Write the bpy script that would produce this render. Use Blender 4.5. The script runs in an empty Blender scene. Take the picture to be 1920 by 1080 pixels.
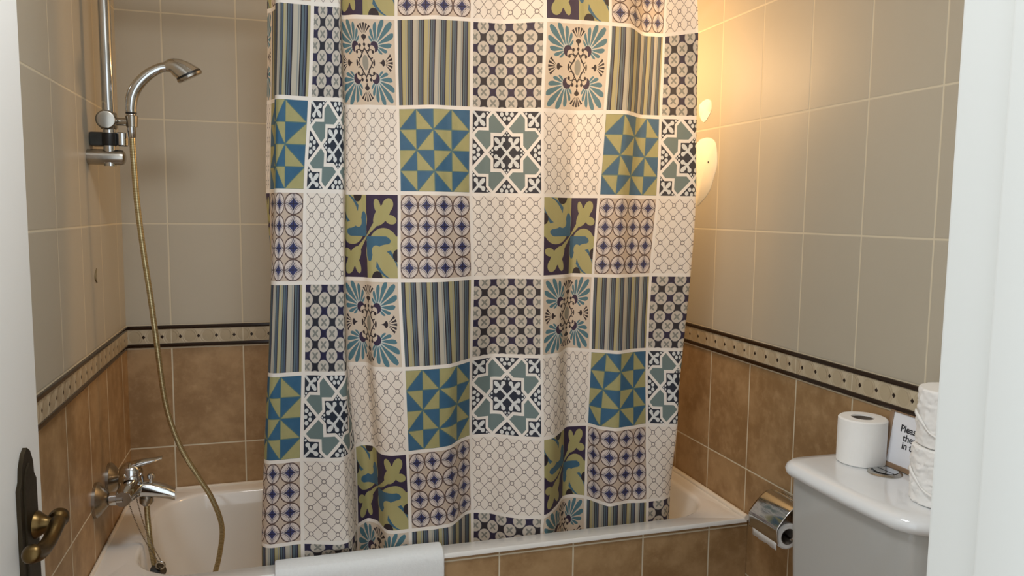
import bpy, bmesh, math, random
import numpy as np
from mathutils import Vector, Matrix, noise

PI = math.pi
S = bpy.context.scene
COL = S.collection
W = 1.6735            # room width, left wall x=0, back wall y=0
ZB, ZT, TH, TW = 0.990, 1.058, 0.2985, 0.20   # border bottom / top, tile height / width

# ------------------------------------------------------------------ camera
cd = bpy.data.cameras.new('camera'); cam = bpy.data.objects.new('camera', cd); COL.objects.link(cam)
cam.location = (0.4347, -2.4507, 1.4016)
cam.rotation_euler = (1.4723, -0.0106, -0.2909)
cd.sensor_width = 36.0; cd.lens = 1446.9 * 36.0 / 1920.0
cd.clip_start = 0.02
S.camera = cam

# ------------------------------------------------------------------ world, lamps, exposure
wd = bpy.data.worlds.new('world'); S.world = wd; wd.use_nodes = True
bg = wd.node_tree.nodes['Background']
bg.inputs[0].default_value = (0.88, 0.95, 1.0, 1); bg.inputs[1].default_value = 1.7
def lamp(name, kind, loc, energy, color, size=0.1, rot=(0, 0, 0), size_y=None):
    l = bpy.data.lights.new(name, kind); o = bpy.data.objects.new(name, l); COL.objects.link(o)
    o.location = loc; o.rotation_euler = rot; l.energy = energy; l.color = color
    if kind == 'AREA':
        l.size = size
        if size_y: l.shape = 'RECTANGLE'; l.size_y = size_y
    else: l.shadow_soft_size = size
    return o
lamp('wall_lamp_bulb', 'POINT', (1.34, -0.24, 1.84), 12.5, (1.0, 0.62, 0.30), 0.11)
lamp('ceiling_lamp', 'AREA', (0.52, -1.52, 2.36), 12.0, (0.96, 0.98, 1.0), 0.35)
S.view_settings.view_transform = 'Standard'; S.view_settings.look = 'None'
S.view_settings.gamma = 1.0; S.view_settings.use_curve_mapping = False
S.view_settings.exposure = 0.0
S.cycles.max_bounces = 8; S.cycles.diffuse_bounces = 5; S.cycles.glossy_bounces = 4
S.cycles.caustics_reflective = False; S.cycles.caustics_refractive = False
S.cycles.sample_clamp_indirect = 6.0

# ------------------------------------------------------------------ node expression helper
def lin(c):
    f = lambda v: v / 12.92 if v <= 0.04045 else ((v + 0.055) / 1.055) ** 2.4
    return tuple(f(v / 255.0) for v in c) + (1.0,)
class X:
    """a float socket in a node tree with operators"""
    nt = None
    def __init__(s, sock): s.s = sock
    @staticmethod
    def op(o, *a):
        n = X.nt.nodes.new('ShaderNodeMath'); n.operation = o
        for i, v in enumerate(a):
            if isinstance(v, X): X.nt.links.new(v.s, n.inputs[i])
            else: n.inputs[i].default_value = float(v)
        return X(n.outputs[0])
    def __add__(a, b): return X.op('ADD', a, b)
    __radd__ = __add__
    def __sub__(a, b): return X.op('SUBTRACT', a, b)
    def __rsub__(a, b): return X.op('SUBTRACT', b, a)
    def __mul__(a, b): return X.op('MULTIPLY', a, b)
    __rmul__ = __mul__
    def __truediv__(a, b): return X.op('DIVIDE', a, b)
    def __lt__(a, b): return X.op('LESS_THAN', a, b)
    def __gt__(a, b): return X.op('GREATER_THAN', a, b)
    def __abs__(a): return X.op('ABSOLUTE', a)
def vmax(a, *r):
    for b in r: a = X.op('MAXIMUM', a, b)
    return a
def vmin(a, *r):
    for b in r: a = X.op('MINIMUM', a, b)
    return a
def fract(a): return X.op('FRACT', a)
def floor_(a): return X.op('FLOOR', a)
def length(a, b): return X.op('SQRT', a * a + b * b)
def within(a, lo, hi): return (a > lo) * (a < hi)
def wrapc(a): return abs(fract(a) - 0.5)            # 0 at cell centre, .5 at the cell edge
def sel(m, a, b): return a * m + b * (1.0 - m)
def colr(c): return c if not isinstance(c, tuple) else c
def mix(m, a, b):
    """colour a where m=0, b where m=1"""
    n = X.nt.nodes.new('ShaderNodeMix'); n.data_type = 'RGBA'
    if isinstance(m, X): X.nt.links.new(m.s, n.inputs[0])
    else: n.inputs[0].default_value = m
    for k, c in ((6, a), (7, b)):
        if isinstance(c, tuple): n.inputs[k].default_value = c
        else: X.nt.links.new(c, n.inputs[k])
    return n.outputs[2]
def smooth(a, lo, hi):
    n = X.nt.nodes.new('ShaderNodeMapRange'); n.interpolation_type = 'SMOOTHSTEP'
    X.nt.links.new(a.s, n.inputs[0]); n.inputs[1].default_value = lo; n.inputs[2].default_value = hi
    return X(n.outputs[0])
def new_mat(name):
    m = bpy.data.materials.new(name); m.use_nodes = True
    nt = m.node_tree; X.nt = nt
    return m, nt, nt.nodes['Principled BSDF']
def setc(nt, b, key, c):
    if isinstance(c, tuple): b.inputs[key].default_value = c
    elif isinstance(c, X): nt.links.new(c.s, b.inputs[key])
    elif isinstance(c, (int, float)): b.inputs[key].default_value = c
    else: nt.links.new(c, b.inputs[key])
def noise_tex(scale, detail=4.0, rough=0.55, vec=None, dim='3D'):
    n = X.nt.nodes.new('ShaderNodeTexNoise')
    n.inputs['Scale'].default_value = scale; n.inputs['Detail'].default_value = detail; n.inputs['Roughness'].default_value = rough
    if vec is None:
        t = X.nt.nodes.new('ShaderNodeTexCoord'); vec = t.outputs['Object']
    X.nt.links.new(vec, n.inputs['Vector'])
    return X(n.outputs[0])
def bump(nt, b, h, strength=0.3, dist=0.002):
    n = nt.nodes.new('ShaderNodeBump'); n.inputs['Strength'].default_value = strength; n.inputs['Distance'].default_value = dist
    nt.links.new(h.s, n.inputs['Height']); nt.links.new(n.outputs[0], b.inputs['Normal'])
def plain(name, rgb, rough=0.5, metal=0.0, var=0.06, scale=18.0, bmp=0.0, coat=0.0, ior=1.5):
    m, nt, b = new_mat(name)
    c = lin(rgb); d = tuple(v * (1 - 2 * var) for v in c[:3]) + (1,)
    nz = noise_tex(scale)
    setc(nt, b, 'Base Color', mix(nz, d, c)); b.inputs['Roughness'].default_value = rough
    b.inputs['Metallic'].default_value = metal; b.inputs['Coat Weight'].default_value = coat; b.inputs['IOR'].default_value = ior
    if bmp: bump(nt, b, noise_tex(scale * 3), bmp)
    return m
def obj_xyz():
    t = X.nt.nodes.new('ShaderNodeTexCoord'); s = X.nt.nodes.new('ShaderNodeSeparateXYZ')
    X.nt.links.new(t.outputs['Object'], s.inputs[0])
    return X(s.outputs[0]), X(s.outputs[1]), X(s.outputs[2]), t.outputs['Object']

UP1, UP2 = lin((184, 176, 159)), lin((176, 168, 151))
LO1, LO2, LO3 = lin((169, 138, 99)), lin((142, 111, 74)), lin((184, 154, 116))
GROUT = lin((208, 198, 174))
def tile_mat(name, axis, phase, zlow=ZB, only_low=False):
    m, nt, b = new_mat(name)
    px, py, pz, vec = obj_xyz()
    a = px if axis == 'x' else py
    ca = (a - phase) / TW
    if only_low:
        cz = (pz - zlow) / TH
    else:
        up = pz > 0.5 * (ZB + ZT)
        cz = sel(up, (pz - ZT) / TH, (pz - zlow) / TH)
    da = (0.5 - wrapc(ca + 0.5)) * TW           # wrapc(+.5): 0.5 at cell centre
    da = wrapc(ca + 0.5) * TW
    dz = wrapc(cz + 0.5) * TH
    d = vmin(da, dz)                              # metres from the nearest joint
    joint = 1.0 - smooth(d, 0.0015, 0.0025)
    wn = nt.nodes.new('ShaderNodeTexWhiteNoise'); cx = nt.nodes.new('ShaderNodeCombineXYZ')
    nt.links.new(floor_(ca).s, cx.inputs[0]); nt.links.new(floor_(cz).s, cx.inputs[1]); nt.links.new(cx.outputs[0], wn.inputs[0])
    tint = X(wn.outputs[0])
    n1 = noise_tex(9.0, 7.0, 0.62, vec); n2 = noise_tex(34.0, 5.0, 0.6, vec)
    low = mix(smooth(n1 * 0.75 + n2 * 0.25 + tint * 0.08, 0.38, 0.66), LO2, LO1)
    low = mix(smooth(n2, 0.50, 0.8) * 0.45, low, LO3)
    if only_low: colour = low
    else:
        upc = mix(n1 * 0.5 + tint * 0.5, UP2, UP1)
        colour = mix(up, low, upc)
    setc(nt, b, 'Base Color', mix(joint, colour, GROUT))
    setc(nt, b, 'Roughness', joint * 0.30 + 0.48 + n2 * 0.05)
    b.inputs['IOR'].default_value = 1.45
    bump(nt, b, smooth(d, 0.0008, 0.004), 0.25, 0.0018)
    return m

def border_mat(name, axis, phase):
    """relief listello: squares with a small dark diamond, scalloped sides"""
    m, nt, b = new_mat(name)
    px, py, pz, vec = obj_xyz()
    a = px if axis == 'x' else py
    ca = (a - phase) / TW
    u = fract(ca * 4.0) - 0.5; v = (pz - 0.5 * (ZB + ZT)) / 0.05
    au = abs(u); av = abs(v)
    dia = (au / 0.10 + av / 0.12) < 1.0
    ring = length(au - 0.5, v * 0.9)
    rel = smooth(ring, 0.28, 0.36) * 0.5 + smooth(ring, 0.40, 0.46) * 0.5
    joint = 1.0 - smooth(wrapc(ca + 0.5) * TW, 0.0010, 0.0020)
    n1 = noise_tex(60.0, 5.0, 0.6, vec)
    c = mix(rel * 0.75 + n1 * 0.25, lin((176, 161, 134)), lin((194, 180, 154)))
    c = mix(dia, c, lin((36, 22, 14)))
    setc(nt, b, 'Base Color', mix(joint, c, GROUT)); b.inputs['Roughness'].default_value = 0.35
    bump(nt, b, rel - dia * 0.6, 0.6, 0.003)
    return m

# ------------------------------------------------------------------ mesh helpers (world coordinates)
def add_box(bm, x0, x1, y0, y1, z0, z1, bev=0.0, seg=2, M=None):
    vs = [bm.verts.new((x, y, z)) for x in (x0, x1) for y in (y0, y1) for z in (z0, z1)]
    f = [(0, 1, 3, 2), (4, 6, 7, 5), (0, 4, 5, 1), (2, 3, 7, 6), (0, 2, 6, 4), (1, 5, 7, 3)]
    fs = [bm.faces.new([vs[i] for i in q]) for q in f]
    if bev:
        es = list({e for q in fs for e in q.edges})
        r = bmesh.ops.bevel(bm, geom=es, offset=bev, segments=seg, affect='EDGES', profile=0.5)
        vs = list({v for q in r['faces'] for v in q.verts} | {v for v in vs if v.is_valid})
    if M is not None:
        for v in vs: v.co = M @ v.co
def catmull(pts, n=8):
    P = [Vector(p) for p in pts]; P = [2 * P[0] - P[1]] + P + [2 * P[-1] - P[-2]]
    out = []
    for i in range(1, len(P) - 2):
        for k in range(n):
            t = k / n; a, b, c, d = P[i - 1:i + 3]
            out.append(0.5 * (2 * b + (c - a) * t + (2 * a - 5 * b + 4 * c - d) * t * t + (3 * b - a - 3 * c + d) * t ** 3))
    out.append(P[-2]); return out
def add_tube(bm, pts, r, n=12, caps=True, sy=1.0):
    P = [Vector(p) for p in pts]; R = r if callable(r) else (lambda t: r)
    rings = []; up = None
    for i, p in enumerate(P):
        d = (P[min(i + 1, len(P) - 1)] - P[max(i - 1, 0)]).normalized()
        if up is None:
            up = Vector((0, 0, 1)) if abs(d.z) < 0.9 else Vector((0, 1, 0))
        up = (up - d * up.dot(d)).normalized(); sd = d.cross(up)
        q = R(i / (len(P) - 1))
        rings.append([bm.verts.new(p + up * math.cos(2 * PI * k / n) * q * sy + sd * math.sin(2 * PI * k / n) * q) for k in range(n)])
    for a, b in zip(rings, rings[1:]):
        for k in range(n): bm.faces.new((a[k], a[(k + 1) % n], b[(k + 1) % n], b[k]))
    if caps: bm.faces.new(rings[0][::-1]); bm.faces.new(rings[-1])
def add_lathe(bm, prof, org, axis, n=32):
    """prof: (r, h) pairs along axis from org"""
    ax = Vector(axis).normalized(); o = Vector(org)
    t = Vector((0, 0, 1)) if abs(ax.z) < 0.9 else Vector((1, 0, 0))
    e1 = (t - ax * t.dot(ax)).normalized(); e2 = ax.cross(e1)
    rings = []
    for r, h in prof:
        if r < 1e-6: rings.append([bm.verts.new(o + ax * h)])
        else: rings.append([bm.verts.new(o + ax * h + (e1 * math.cos(2 * PI * k / n) + e2 * math.sin(2 * PI * k / n)) * r) for k in range(n)])
    for a, b in zip(rings, rings[1:]):
        for k in range(n):
            j = (k + 1) % n
            if len(a) == 1: bm.faces.new((a[0], b[j], b[k]))
            elif len(b) == 1: bm.faces.new((a[k], a[j], b[0]))
            else: bm.faces.new((a[k], a[j], b[j], b[k]))
def loft(bm, rings, close_first=False, close_last=False):
    V = [[bm.verts.new(p) for p in r] for r in rings]; n = len(V[0])
    for a, b in zip(V, V[1:]):
        for k in range(n): bm.faces.new((a[k], a[(k + 1) % n], b[(k + 1) % n], b[k]))
    if close_first: bm.faces.new(V[0][::-1])
    if close_last: bm.faces.new(V[-1])
def rrect(x0, x1, y0, y1, r, z, n=8):
    pts = []
    for cx, cy, a0 in ((x1 - r, y1 - r, 0), (x0 + r, y1 - r, 90), (x0 + r, y0 + r, 180), (x1 - r, y0 + r, 270)):
        for k in range(n + 1):
            a = math.radians(a0 + 90 * k / n); pts.append((cx + r * math.cos(a), cy + r * math.sin(a), z))
    return pts
def prism(bm, poly, vec):
    v = Vector(vec); A = [bm.verts.new(p) for p in poly]; B = [bm.verts.new(Vector(p) + v) for p in poly]
    n = len(A)
    bm.faces.new(A[::-1]); bm.faces.new(B)
    for k in range(n): bm.faces.new((A[k], A[(k + 1) % n], B[(k + 1) % n], B[k]))

ORG = {}
def link(name, bm, mat, parent=None, smooth_deg=40, recalc=True):
    if recalc: bmesh.ops.recalc_face_normals(bm, faces=bm.faces)
    o0 = ORG.get(parent.name, Vector()) if parent else Vector()
    for v in bm.verts: v.co -= o0
    me = bpy.data.meshes.new(name); bm.to_mesh(me); bm.free()
    for m in (mat if isinstance(mat, list) else [mat]): me.materials.append(m)
    if smooth_deg:
        me.shade_smooth()
        me.set_sharp_from_angle(angle=math.radians(smooth_deg))
    o = bpy.data.objects.new(name, me); COL.objects.link(o)
    if parent: o.parent = parent
    ORG[o.name] = o0
    return o
def tag(o, label, cat, group=None):
    o['label'] = label; o['category'] = cat
    if group: o['group'] = group
    return o
def thing(name, label, cat, loc, group=None):
    o = bpy.data.objects.new(name, None); COL.objects.link(o); o.empty_display_size = 0.05
    o.location = loc; ORG[o.name] = Vector(loc)
    return tag(o, label, cat, group)
def struct(o): o['kind'] = 'structure'; return o
def B(): return bmesh.new()

# ------------------------------------------------------------------ curtain print (one material per patch design)
WHT, CREAM = lin((246, 243, 238)), lin((233, 226, 218))
NAVY, INK, TEAL, SLATE = lin((29, 33, 74)), lin((24, 24, 44)), lin((46, 104, 138)), lin((92, 118, 136))
OLIVE, SAND, DKTEAL, SAGE = lin((172, 170, 118)), lin((216, 205, 190)), lin((20, 40, 62)), lin((112, 134, 136))
BROWN, PURPLE = lin((92, 74, 72)), lin((38, 30, 72))
def ell(x, y, cx, cy, rx, ry, ang=0.0):
    """mask of a rotated ellipse"""
    c, s = math.cos(ang), math.sin(ang)
    dx = x - cx; dy = y - cy
    p = (dx * c + dy * s) / rx; q = (dy * c - dx * s) / ry
    return (p * p + q * q) < 1.0
def pat_stripes(u, v):
    f = fract(u * 6.6 + 0.12); k = fract(u * 3.3 + 0.06) < 0.5
    wide = mix(k, lin((190, 187, 174)), lin((178, 173, 134)))
    c = mix(within(f, 0.06, 0.42), wide, lin((92, 114, 126)))
    c = mix(within(f, 0.33, 0.44), c, lin((74, 88, 116)))
    c = mix(within(f, 0.84, 0.93), c, lin((150, 158, 158)))
    line = vmax(f < 0.085, within(f, 0.42, 0.51), within(f, 0.24, 0.29))
    return mix(line, c, INK)
def pat_octagons(u, v):
    cx = fract(u / 0.27 + 0.40) - 0.5; cy = fract(v / 0.2575 + 0.5 + 0.29) - 0.5
    ax, ay = abs(cx), abs(cy)
    # nodes: dark cross at (0,0), small dark square at (.5,.5), octagons at (.5,0) and (0,.5)
    qa = vmin(length(ax - 0.5, ay), length(ax, ay - 0.5))
    c = mix(vmax(ax, ay) < 0.25, lin((30, 36, 52)), lin((30, 32, 78)))
    c = mix(qa < 0.342, c, lin((112, 116, 122)))
    c = mix(qa < 0.325, c, lin((205, 200, 191)))
    # small grey saltire in each octagon
    lx = sel(ax > ay, ax - 0.5, ax); ly = sel(ax > ay, ay, ay - 0.5)
    sal = (abs(abs(lx) - abs(ly)) < 0.065) * (vmax(abs(lx), abs(ly)) < 0.165)
    c = mix(sal, c, lin((136, 140, 136)))
    # lobes of the dark cross
    return mix((abs(ax - ay) < 0.055) * (vmax(ax, ay) < 0.225), c, lin((26, 28, 64)))
def pat_acanthus(u, v):
    x = abs(u - 0.5) * 2.0; y = abs(v - 0.5) * 2.0
    c = SAND
    dx = x - 0.36; dy = y - 0.40
    r = length(dx, dy)
    th = X.op('ARCTAN2', dy - dx, dx + dy)                 # 0 along the diagonal
    f = fract(th / 0.40 + 0.5) - 0.5
    L = 0.76 - abs(th) * 0.30
    t = (r - 0.10) / (L - 0.10)
    wid = vmin(X.op('SQRT', vmax(t * (1.03 - t), 0.0)) * 0.78, 0.36)
    leaf = (abs(f) < wid) * within(t, 0.02, 1.0) * (abs(th) < 1.85)
    halo = within(r, 0.02, 0.20) * (abs(th) < 1.9)
    c = mix(halo, c, lin((196, 206, 206)))
    c = mix(leaf, c, lin((74, 124, 142)))
    capm = (length(x - 0.32, y - 0.37) < 0.13) * (length(x - 0.24, y - 0.30) > 0.10)
    c = mix(capm, c, PURPLE)
    # palmettes on both axes
    for (p, q) in ((x, y), (y, x)):
        ex = p - 0.62; rr = length(ex, q); an = X.op('ARCTAN2', q, ex)
        ff = fract(an / 0.34 + 0.5) - 0.5
        tt = (rr - 0.07) / (0.24)
        pal = (abs(ff) < (0.16 + tt * 0.18)) * within(rr, 0.07, 0.30) * (an < 0.92)
        stem = vmax(ell(p, q, 0.60, 0.0, 0.055, 0.08), (abs(q) < (p - 0.46) * 0.35) * within(p, 0.46, 0.6))
        c = mix(vmax(pal, stem), c, INK)
    # centre ornament
    dia = abs(x / 0.24 + y / 0.34 - 1.0) < 0.085
    scr = vmax((abs(length(x - 0.20, y - 0.20) - 0.10) < 0.013) * (x < 0.26), (abs(length(x - 0.08, y - 0.36) - 0.085) < 0.013) * (y < 0.42))
    dots = vmax(length(x - 0.27, y - 0.25) < 0.042, length(x - 0.15, y - 0.40) < 0.042, length(x, y - 0.42) < 0.04, ell(x, y, 0.29, 0.0, 0.03, 0.08))
    c = mix(ell(x, y, 0.0, 0.0, 0.10, 0.18), c, lin((150, 152, 146)))
    return mix(vmax(dia, scr, dots), c, INK)
def pat_pinwheel(u, v):
    cu = u * 4.0; cv = (1.0 - v) * 4.0
    s = fract(cu); t = fract(cv)
    i = X.op('MODULO', floor_(cu), 2.0); j = X.op('MODULO', floor_(cv), 2.0)
    odd = abs(i - j)
    ul = (s + t) < 1.0; ur = s > t
    # even cells: upper left is olive when j=0; odd cells: upper right is blue when j=0
    even_blue = sel(j > 0.5, ul, 1.0 - ul)
    odd_blue = sel(j > 0.5, 1.0 - ur, ur)
    blue = sel(odd > 0.5, odd_blue, even_blue)
    n1 = noise_tex(45.0, 3.0)
    c = mix(blue, mix(n1, lin((160, 160, 112)), lin((182, 178, 128))), mix(n1, lin((34, 92, 132)), lin((58, 112, 148))))
    d = vmin(vmin(s, 1.0 - s), vmin(t, 1.0 - t))
    d2 = sel(odd > 0.5, abs(s - t), abs(s + t - 1.0))
    return mix(vmax(d < 0.022, d2 < 0.03), c, lin((86, 122, 122)))
def pat_star(u, v):
    x = abs(u - 0.5) * 2.0; y = abs(v - 0.5) * 2.0
    cor = (x + y) > 1.0
    qx = sel(cor, 1.0 - x, x); qy = sel(cor, 1.0 - y, y)
    sq = vmax(qx, qy); dm = qx + qy
    s = vmin(sq - 0.395, (dm - 0.54) * 0.72)
    band = vmax(within(s, 0.0, 0.085) * (1.0 - cor), within(s, 0.0, 0.075) * cor)
    dxy = abs(x - y)
    xb = abs(dxy - 0.595) < 0.06
    tri = dxy > 0.655
    c = mix(0.0, SAGE, SAGE)
    c = mix(vmax(band, xb), c, WHT)
    c = mix(vmax(tri, s < 0.0), c, DKTEAL)
    # fleur motif inside both stars (diagonal symmetric)
    a = vmin(qx, qy); b = vmax(qx, qy)
    pet = ell(a, b, 0.280, 0.290, 0.100, 0.052, PI / 4)
    curl = vmax(ell(a, b, 0.105, 0.315, 0.060, 0.060), ell(a, b, 0.155, 0.225, 0.036, 0.105, 0.45))
    stem = (abs(qx - qy) < 0.045) * (b < 0.24)
    pts = vmax(length(a - 0.05, b - 0.43) < 0.030, length(a, b - 0.49) < 0.024)
    tdots = vmax(length(a_tri(x, y) - 0.065, b_tri(x, y) - 0.83) < 0.052, length(a_tri(x, y) - 0.15, b_tri(x, y) - 0.93) < 0.055, length(a_tri(x, y), b_tri(x, y) - 0.955) < 0.05)
    c = mix(vmax(pet, curl, stem, pts) * (s < 0.0), c, lin((226, 232, 234)))
    return mix(tdots * tri, c, lin((226, 232, 234)))
def a_tri(x, y): return vmin(x, y)
def b_tri(x, y): return vmax(x, y)
def pat_cream(u, v):
    cu = u * 6.0; cv = v * 6.0
    x = wrapc(cu); y = wrapc(cv)
    r = length(x, y)
    diag = (abs(x - y) < 0.035) * (r > 0.17)
    ring = abs(r - 0.155) < 0.034
    n1 = noise_tex(30.0, 3.0)
    c = mix(n1, lin((246, 241, 234)), lin((240, 234, 226)))
    return mix(vmax(diag, ring), c, lin((134, 128, 128)))
def pat_circles(u, v):
    x = abs(fract(u * 4.0) - 0.5) * 2.0; y = abs(fract(v * 4.0) - 0.5) * 2.0
    r0 = length(x, y); r1 = length(1.0 - x, 1.0 - y)
    c = mix(r0 < 0.98, lin((206, 192, 178)), lin((224, 216, 212)))
    star = (r1 > 1.08) * (r0 < 0.98)
    c = mix(within(r1, 1.0, 1.08) * (r0 < 0.9), c, lin((196, 192, 196)))
    c = mix(star, c, lin((50, 62, 116)))
    c = mix(vmin(x, y) < 0.045 * (r0 < 0.55), c, lin((28, 30, 58)))
    c = mix(within(r1, 0.945, 1.0) * (r0 < 0.98), c, lin((70, 62, 76)))
    c = mix(within(r1, 0.82, 0.855) * (r0 < 0.98), c, lin((150, 144, 152)))
    return mix(abs(r0 - 0.965) < 0.06, c, BROWN)
def pat_leaf(u, v):
    X0 = (u - 0.5) * 2.0; Y0 = (v - 0.5) * 2.0
    same = (X0 * Y0) > 0.0                                  # upper right and lower left: dark quadrants
    x = abs(X0); y = abs(Y0)
    # dark quadrants
    fl = vmax(ell(x, y, 0.50, 0.52, 0.34, 0.185, PI / 4), ell(x, y, 0.36, 0.72, 0.10, 0.19, 0.35), ell(x, y, 0.78, 0.40, 0.18, 0.11, -0.2),
              ell(x, y, 0.68, 0.74, 0.19, 0.16, PI / 4), (abs(x - y) < 0.02 + (x + y) * 0.13) * (x + y < 0.7))
    sw = vmax(length(x - 0.55, y + 0.30) < 0.50, length(x + 0.62, y - 0.40) < 0.64)
    dk = mix(vmax(fl, sw), PURPLE, OLIVE)
    # light quadrants
    wing = vmax(ell(x, y, 0.56, 0.56, 0.56, 0.31, PI / 4), ell(x, y, 0.38, 0.08, 0.40, 0.13, 0.1), ell(x, y, 0.10, 0.30, 0.12, 0.30, 0.0))
    lt = mix(wing, OLIVE, lin((50, 104, 136)))
    rim = ell(x, y, 0.66, 0.66, 0.44, 0.23, PI / 4)
    flw = vmax(ell(x, y, 0.40, 0.44, 0.26, 0.17, PI / 4), ell(x, y, 0.24, 0.62, 0.085, 0.24, 0.12), ell(x, y, 0.62, 0.28, 0.24, 0.085, -0.12), rim)
    lt = mix(flw, lt, lin((178, 174, 124)))
    lt = mix(vmax(length(x - 1.0, y - 0.46) < 0.15, length(x - 0.34, y - 1.0) < 0.17), lt, INK)
    return mix(same, lt, dk)
def curtain_mat(name, pat):
    m, nt, b = new_mat(name)
    uv = nt.nodes.new('ShaderNodeUVMap'); uv.uv_map = 'patch'
    s = nt.nodes.new('ShaderNodeSeparateXYZ'); nt.links.new(uv.outputs[0], s.inputs[0])
    u, v = X(s.outputs[0]), X(s.outputs[1])
    c = pat((u - 0.02) / 0.96, (v - 0.02) / 0.96)
    edge = vmax(abs(u - 0.5), abs(v - 0.5)) > 0.478
    c = mix(edge, c, WHT)
    setc(nt, b, 'Base Color', c); b.inputs['Roughness'].default_value = 0.55; b.inputs['Specular IOR Level'].default_value = 0.3
    tr = nt.nodes.new('ShaderNodeBsdfTranslucent'); nt.links.new(mix(0.14, c, WHT), tr.inputs[0])
    ms = nt.nodes.new('ShaderNodeMixShader'); ms.inputs[0].default_value = 0.33
    nt.links.new(b.outputs[0], ms.inputs[1]); nt.links.new(tr.outputs[0], ms.inputs[2])
    nt.links.new(ms.outputs[0], nt.nodes['Material Output'].inputs[0])
    return m
PATS = [pat_stripes, pat_octagons, pat_acanthus, pat_pinwheel, pat_star, pat_cream, pat_circles, pat_cream, pat_leaf]

# ------------------------------------------------------------------ shared materials
M = {}
M['white_paint'] = plain('white_gloss_paint', (235, 237, 235), 0.38, var=0.015, scale=3.0)
M['frame_paint'] = plain('off_white_frame_paint', (206, 207, 203), 0.45, var=0.015, scale=3.0)
M['ceiling'] = plain('ceiling_paint', (232, 230, 224), 0.8, var=0.02)
M['floor'] = plain('floor_tile', (160, 128, 96), 0.35, var=0.1, scale=6)
M['enamel'] = plain('white_enamel', (226, 224, 219), 0.13, var=0.01, scale=4, coat=0.3)
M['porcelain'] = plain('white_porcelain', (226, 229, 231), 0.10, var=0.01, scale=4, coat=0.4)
M['porcelain_shaded'] = plain('shaded_white_porcelain', (176, 176, 173), 0.16, var=0.01, scale=4, coat=0.2)  # white porcelain like the lid, darkened in colour for its shaded upright faces
M['chrome'] = plain('chrome', (205, 207, 208), 0.09, 1.0, var=0.01)
M['satin_chrome'] = plain('satin_chrome', (176, 172, 164), 0.24, 1.0, var=0.03)
M['black'] = plain('black_rubber', (18, 18, 18), 0.45, var=0.1)
M['dark_plastic'] = plain('dark_grey_plastic', (62, 64, 62), 0.4, var=0.1)
M['dark_brass'] = plain('dark_aged_brass', (64, 54, 38), 0.5, 0.8, var=0.25, scale=50, bmp=0.1)
M['brass'] = plain('aged_brass', (104, 84, 52), 0.34, 1.0, var=0.22, scale=40, bmp=0.1)
M['paper'] = plain('toilet_paper', (238, 237, 234), 0.9, var=0.02, scale=60, bmp=0.12)
M['card'] = plain('cardboard_core', (112, 102, 92), 0.85, var=0.1, scale=50)
M['notice'] = plain('notice_paper', (228, 229, 234), 0.6, var=0.01)
M['wood'] = plain('brown_frame', (150, 122, 96), 0.5, var=0.1, scale=30)
M['print'] = plain('black_print', (32, 32, 40), 0.6, var=0.02)
M['patch_pale'] = plain('pale_matt', (250, 244, 226), 0.85, var=0.02, scale=30, bmp=0.1)
M['pencil'] = plain('dark_brown_glaze', (44, 28, 18), 0.22, var=0.2, scale=40)
M['silicone'] = plain('white_sealant', (222, 214, 200), 0.5, var=0.04, scale=30)
M['towel'] = plain('white_towelling', (232, 235, 235), 0.95, var=0.05, scale=160, bmp=0.5)
def hose_mat():
    m, nt, b = new_mat('ribbed_brass_hose')
    uv = nt.nodes.new('ShaderNodeUVMap'); uv.uv_map = 'len'
    s = nt.nodes.new('ShaderNodeSeparateXYZ'); nt.links.new(uv.outputs[0], s.inputs[0])
    f = wrapc(X(s.outputs[0]) * 260.0)
    setc(nt, b, 'Base Color', mix(smooth(f, 0.30, 0.48), lin((196, 182, 142)), lin((128, 110, 70))))
    b.inputs['Metallic'].default_value = 0.85; b.inputs['Roughness'].default_value = 0.3
    return m

# ------------------------------------------------------------------ room shell
def wall(name, box, mat):
    bm = B(); add_box(bm, *box); return struct(link(name, bm, mat, None, 0))
YF = -2.05
wl = wall('wall_left', (-0.12, 0, YF - 0.1, 0.12, 0, 2.4), tile_mat('tiles_left', 'y', -0.078))
wall('wall_back', (0, W, 0, 0.12, 0, 2.4), tile_mat('tiles_back', 'x', 0.121))
wr = wall('wall_right', (W, W + 0.12, YF - 0.1, 0.12, 0, 2.4), tile_mat('tiles_right', 'y', -0.026))
wall('wall_tub_panel', (0.001, W - 0.001, -0.645, -0.625, 0, 0.549), tile_mat('tiles_tub_panel', 'x', W - 0.122, 0.238, True))
wall('floor', (-0.12, W + 0.12, YF - 1.2, 0.12, -0.08, 0), M['floor'])
wall('ceiling', (-0.12, W + 0.12, YF - 0.1, 0.12, 2.4, 2.46), M['ceiling'])
bm = B(); add_box(bm, 0.90, W, YF - 0.1, YF, 0, 2.4); add_box(bm, 0.0, 0.90, YF - 0.1, YF, 2.08, 2.4)
struct(link('wall_front', bm, M['white_paint'], None, 0))
# door frame: right jamb with a stop, head, left jamb
bm = B()
add_box(bm, 0.862, 0.90, YF - 0.115, YF + 0.012, 0, 2.08, 0.004)
add_box(bm, 0.850, 0.866, YF - 0.115, YF - 0.036, 0, 2.065, 0.003)
add_box(bm, 0.885, 0.96, YF, YF + 0.014, 0, 2.12, 0.004)
struct(link('trim_1', bm, M['frame_paint']))
bm = B(); add_box(bm, 0.0, 0.90, YF - 0.115, YF + 0.012, 2.045, 2.08, 0.004); add_box(bm, 0.0, 0.028, YF - 0.115, YF + 0.012, 0, 2.045, 0.004)
struct(link('trim_2', bm, M['frame_paint']))
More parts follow.
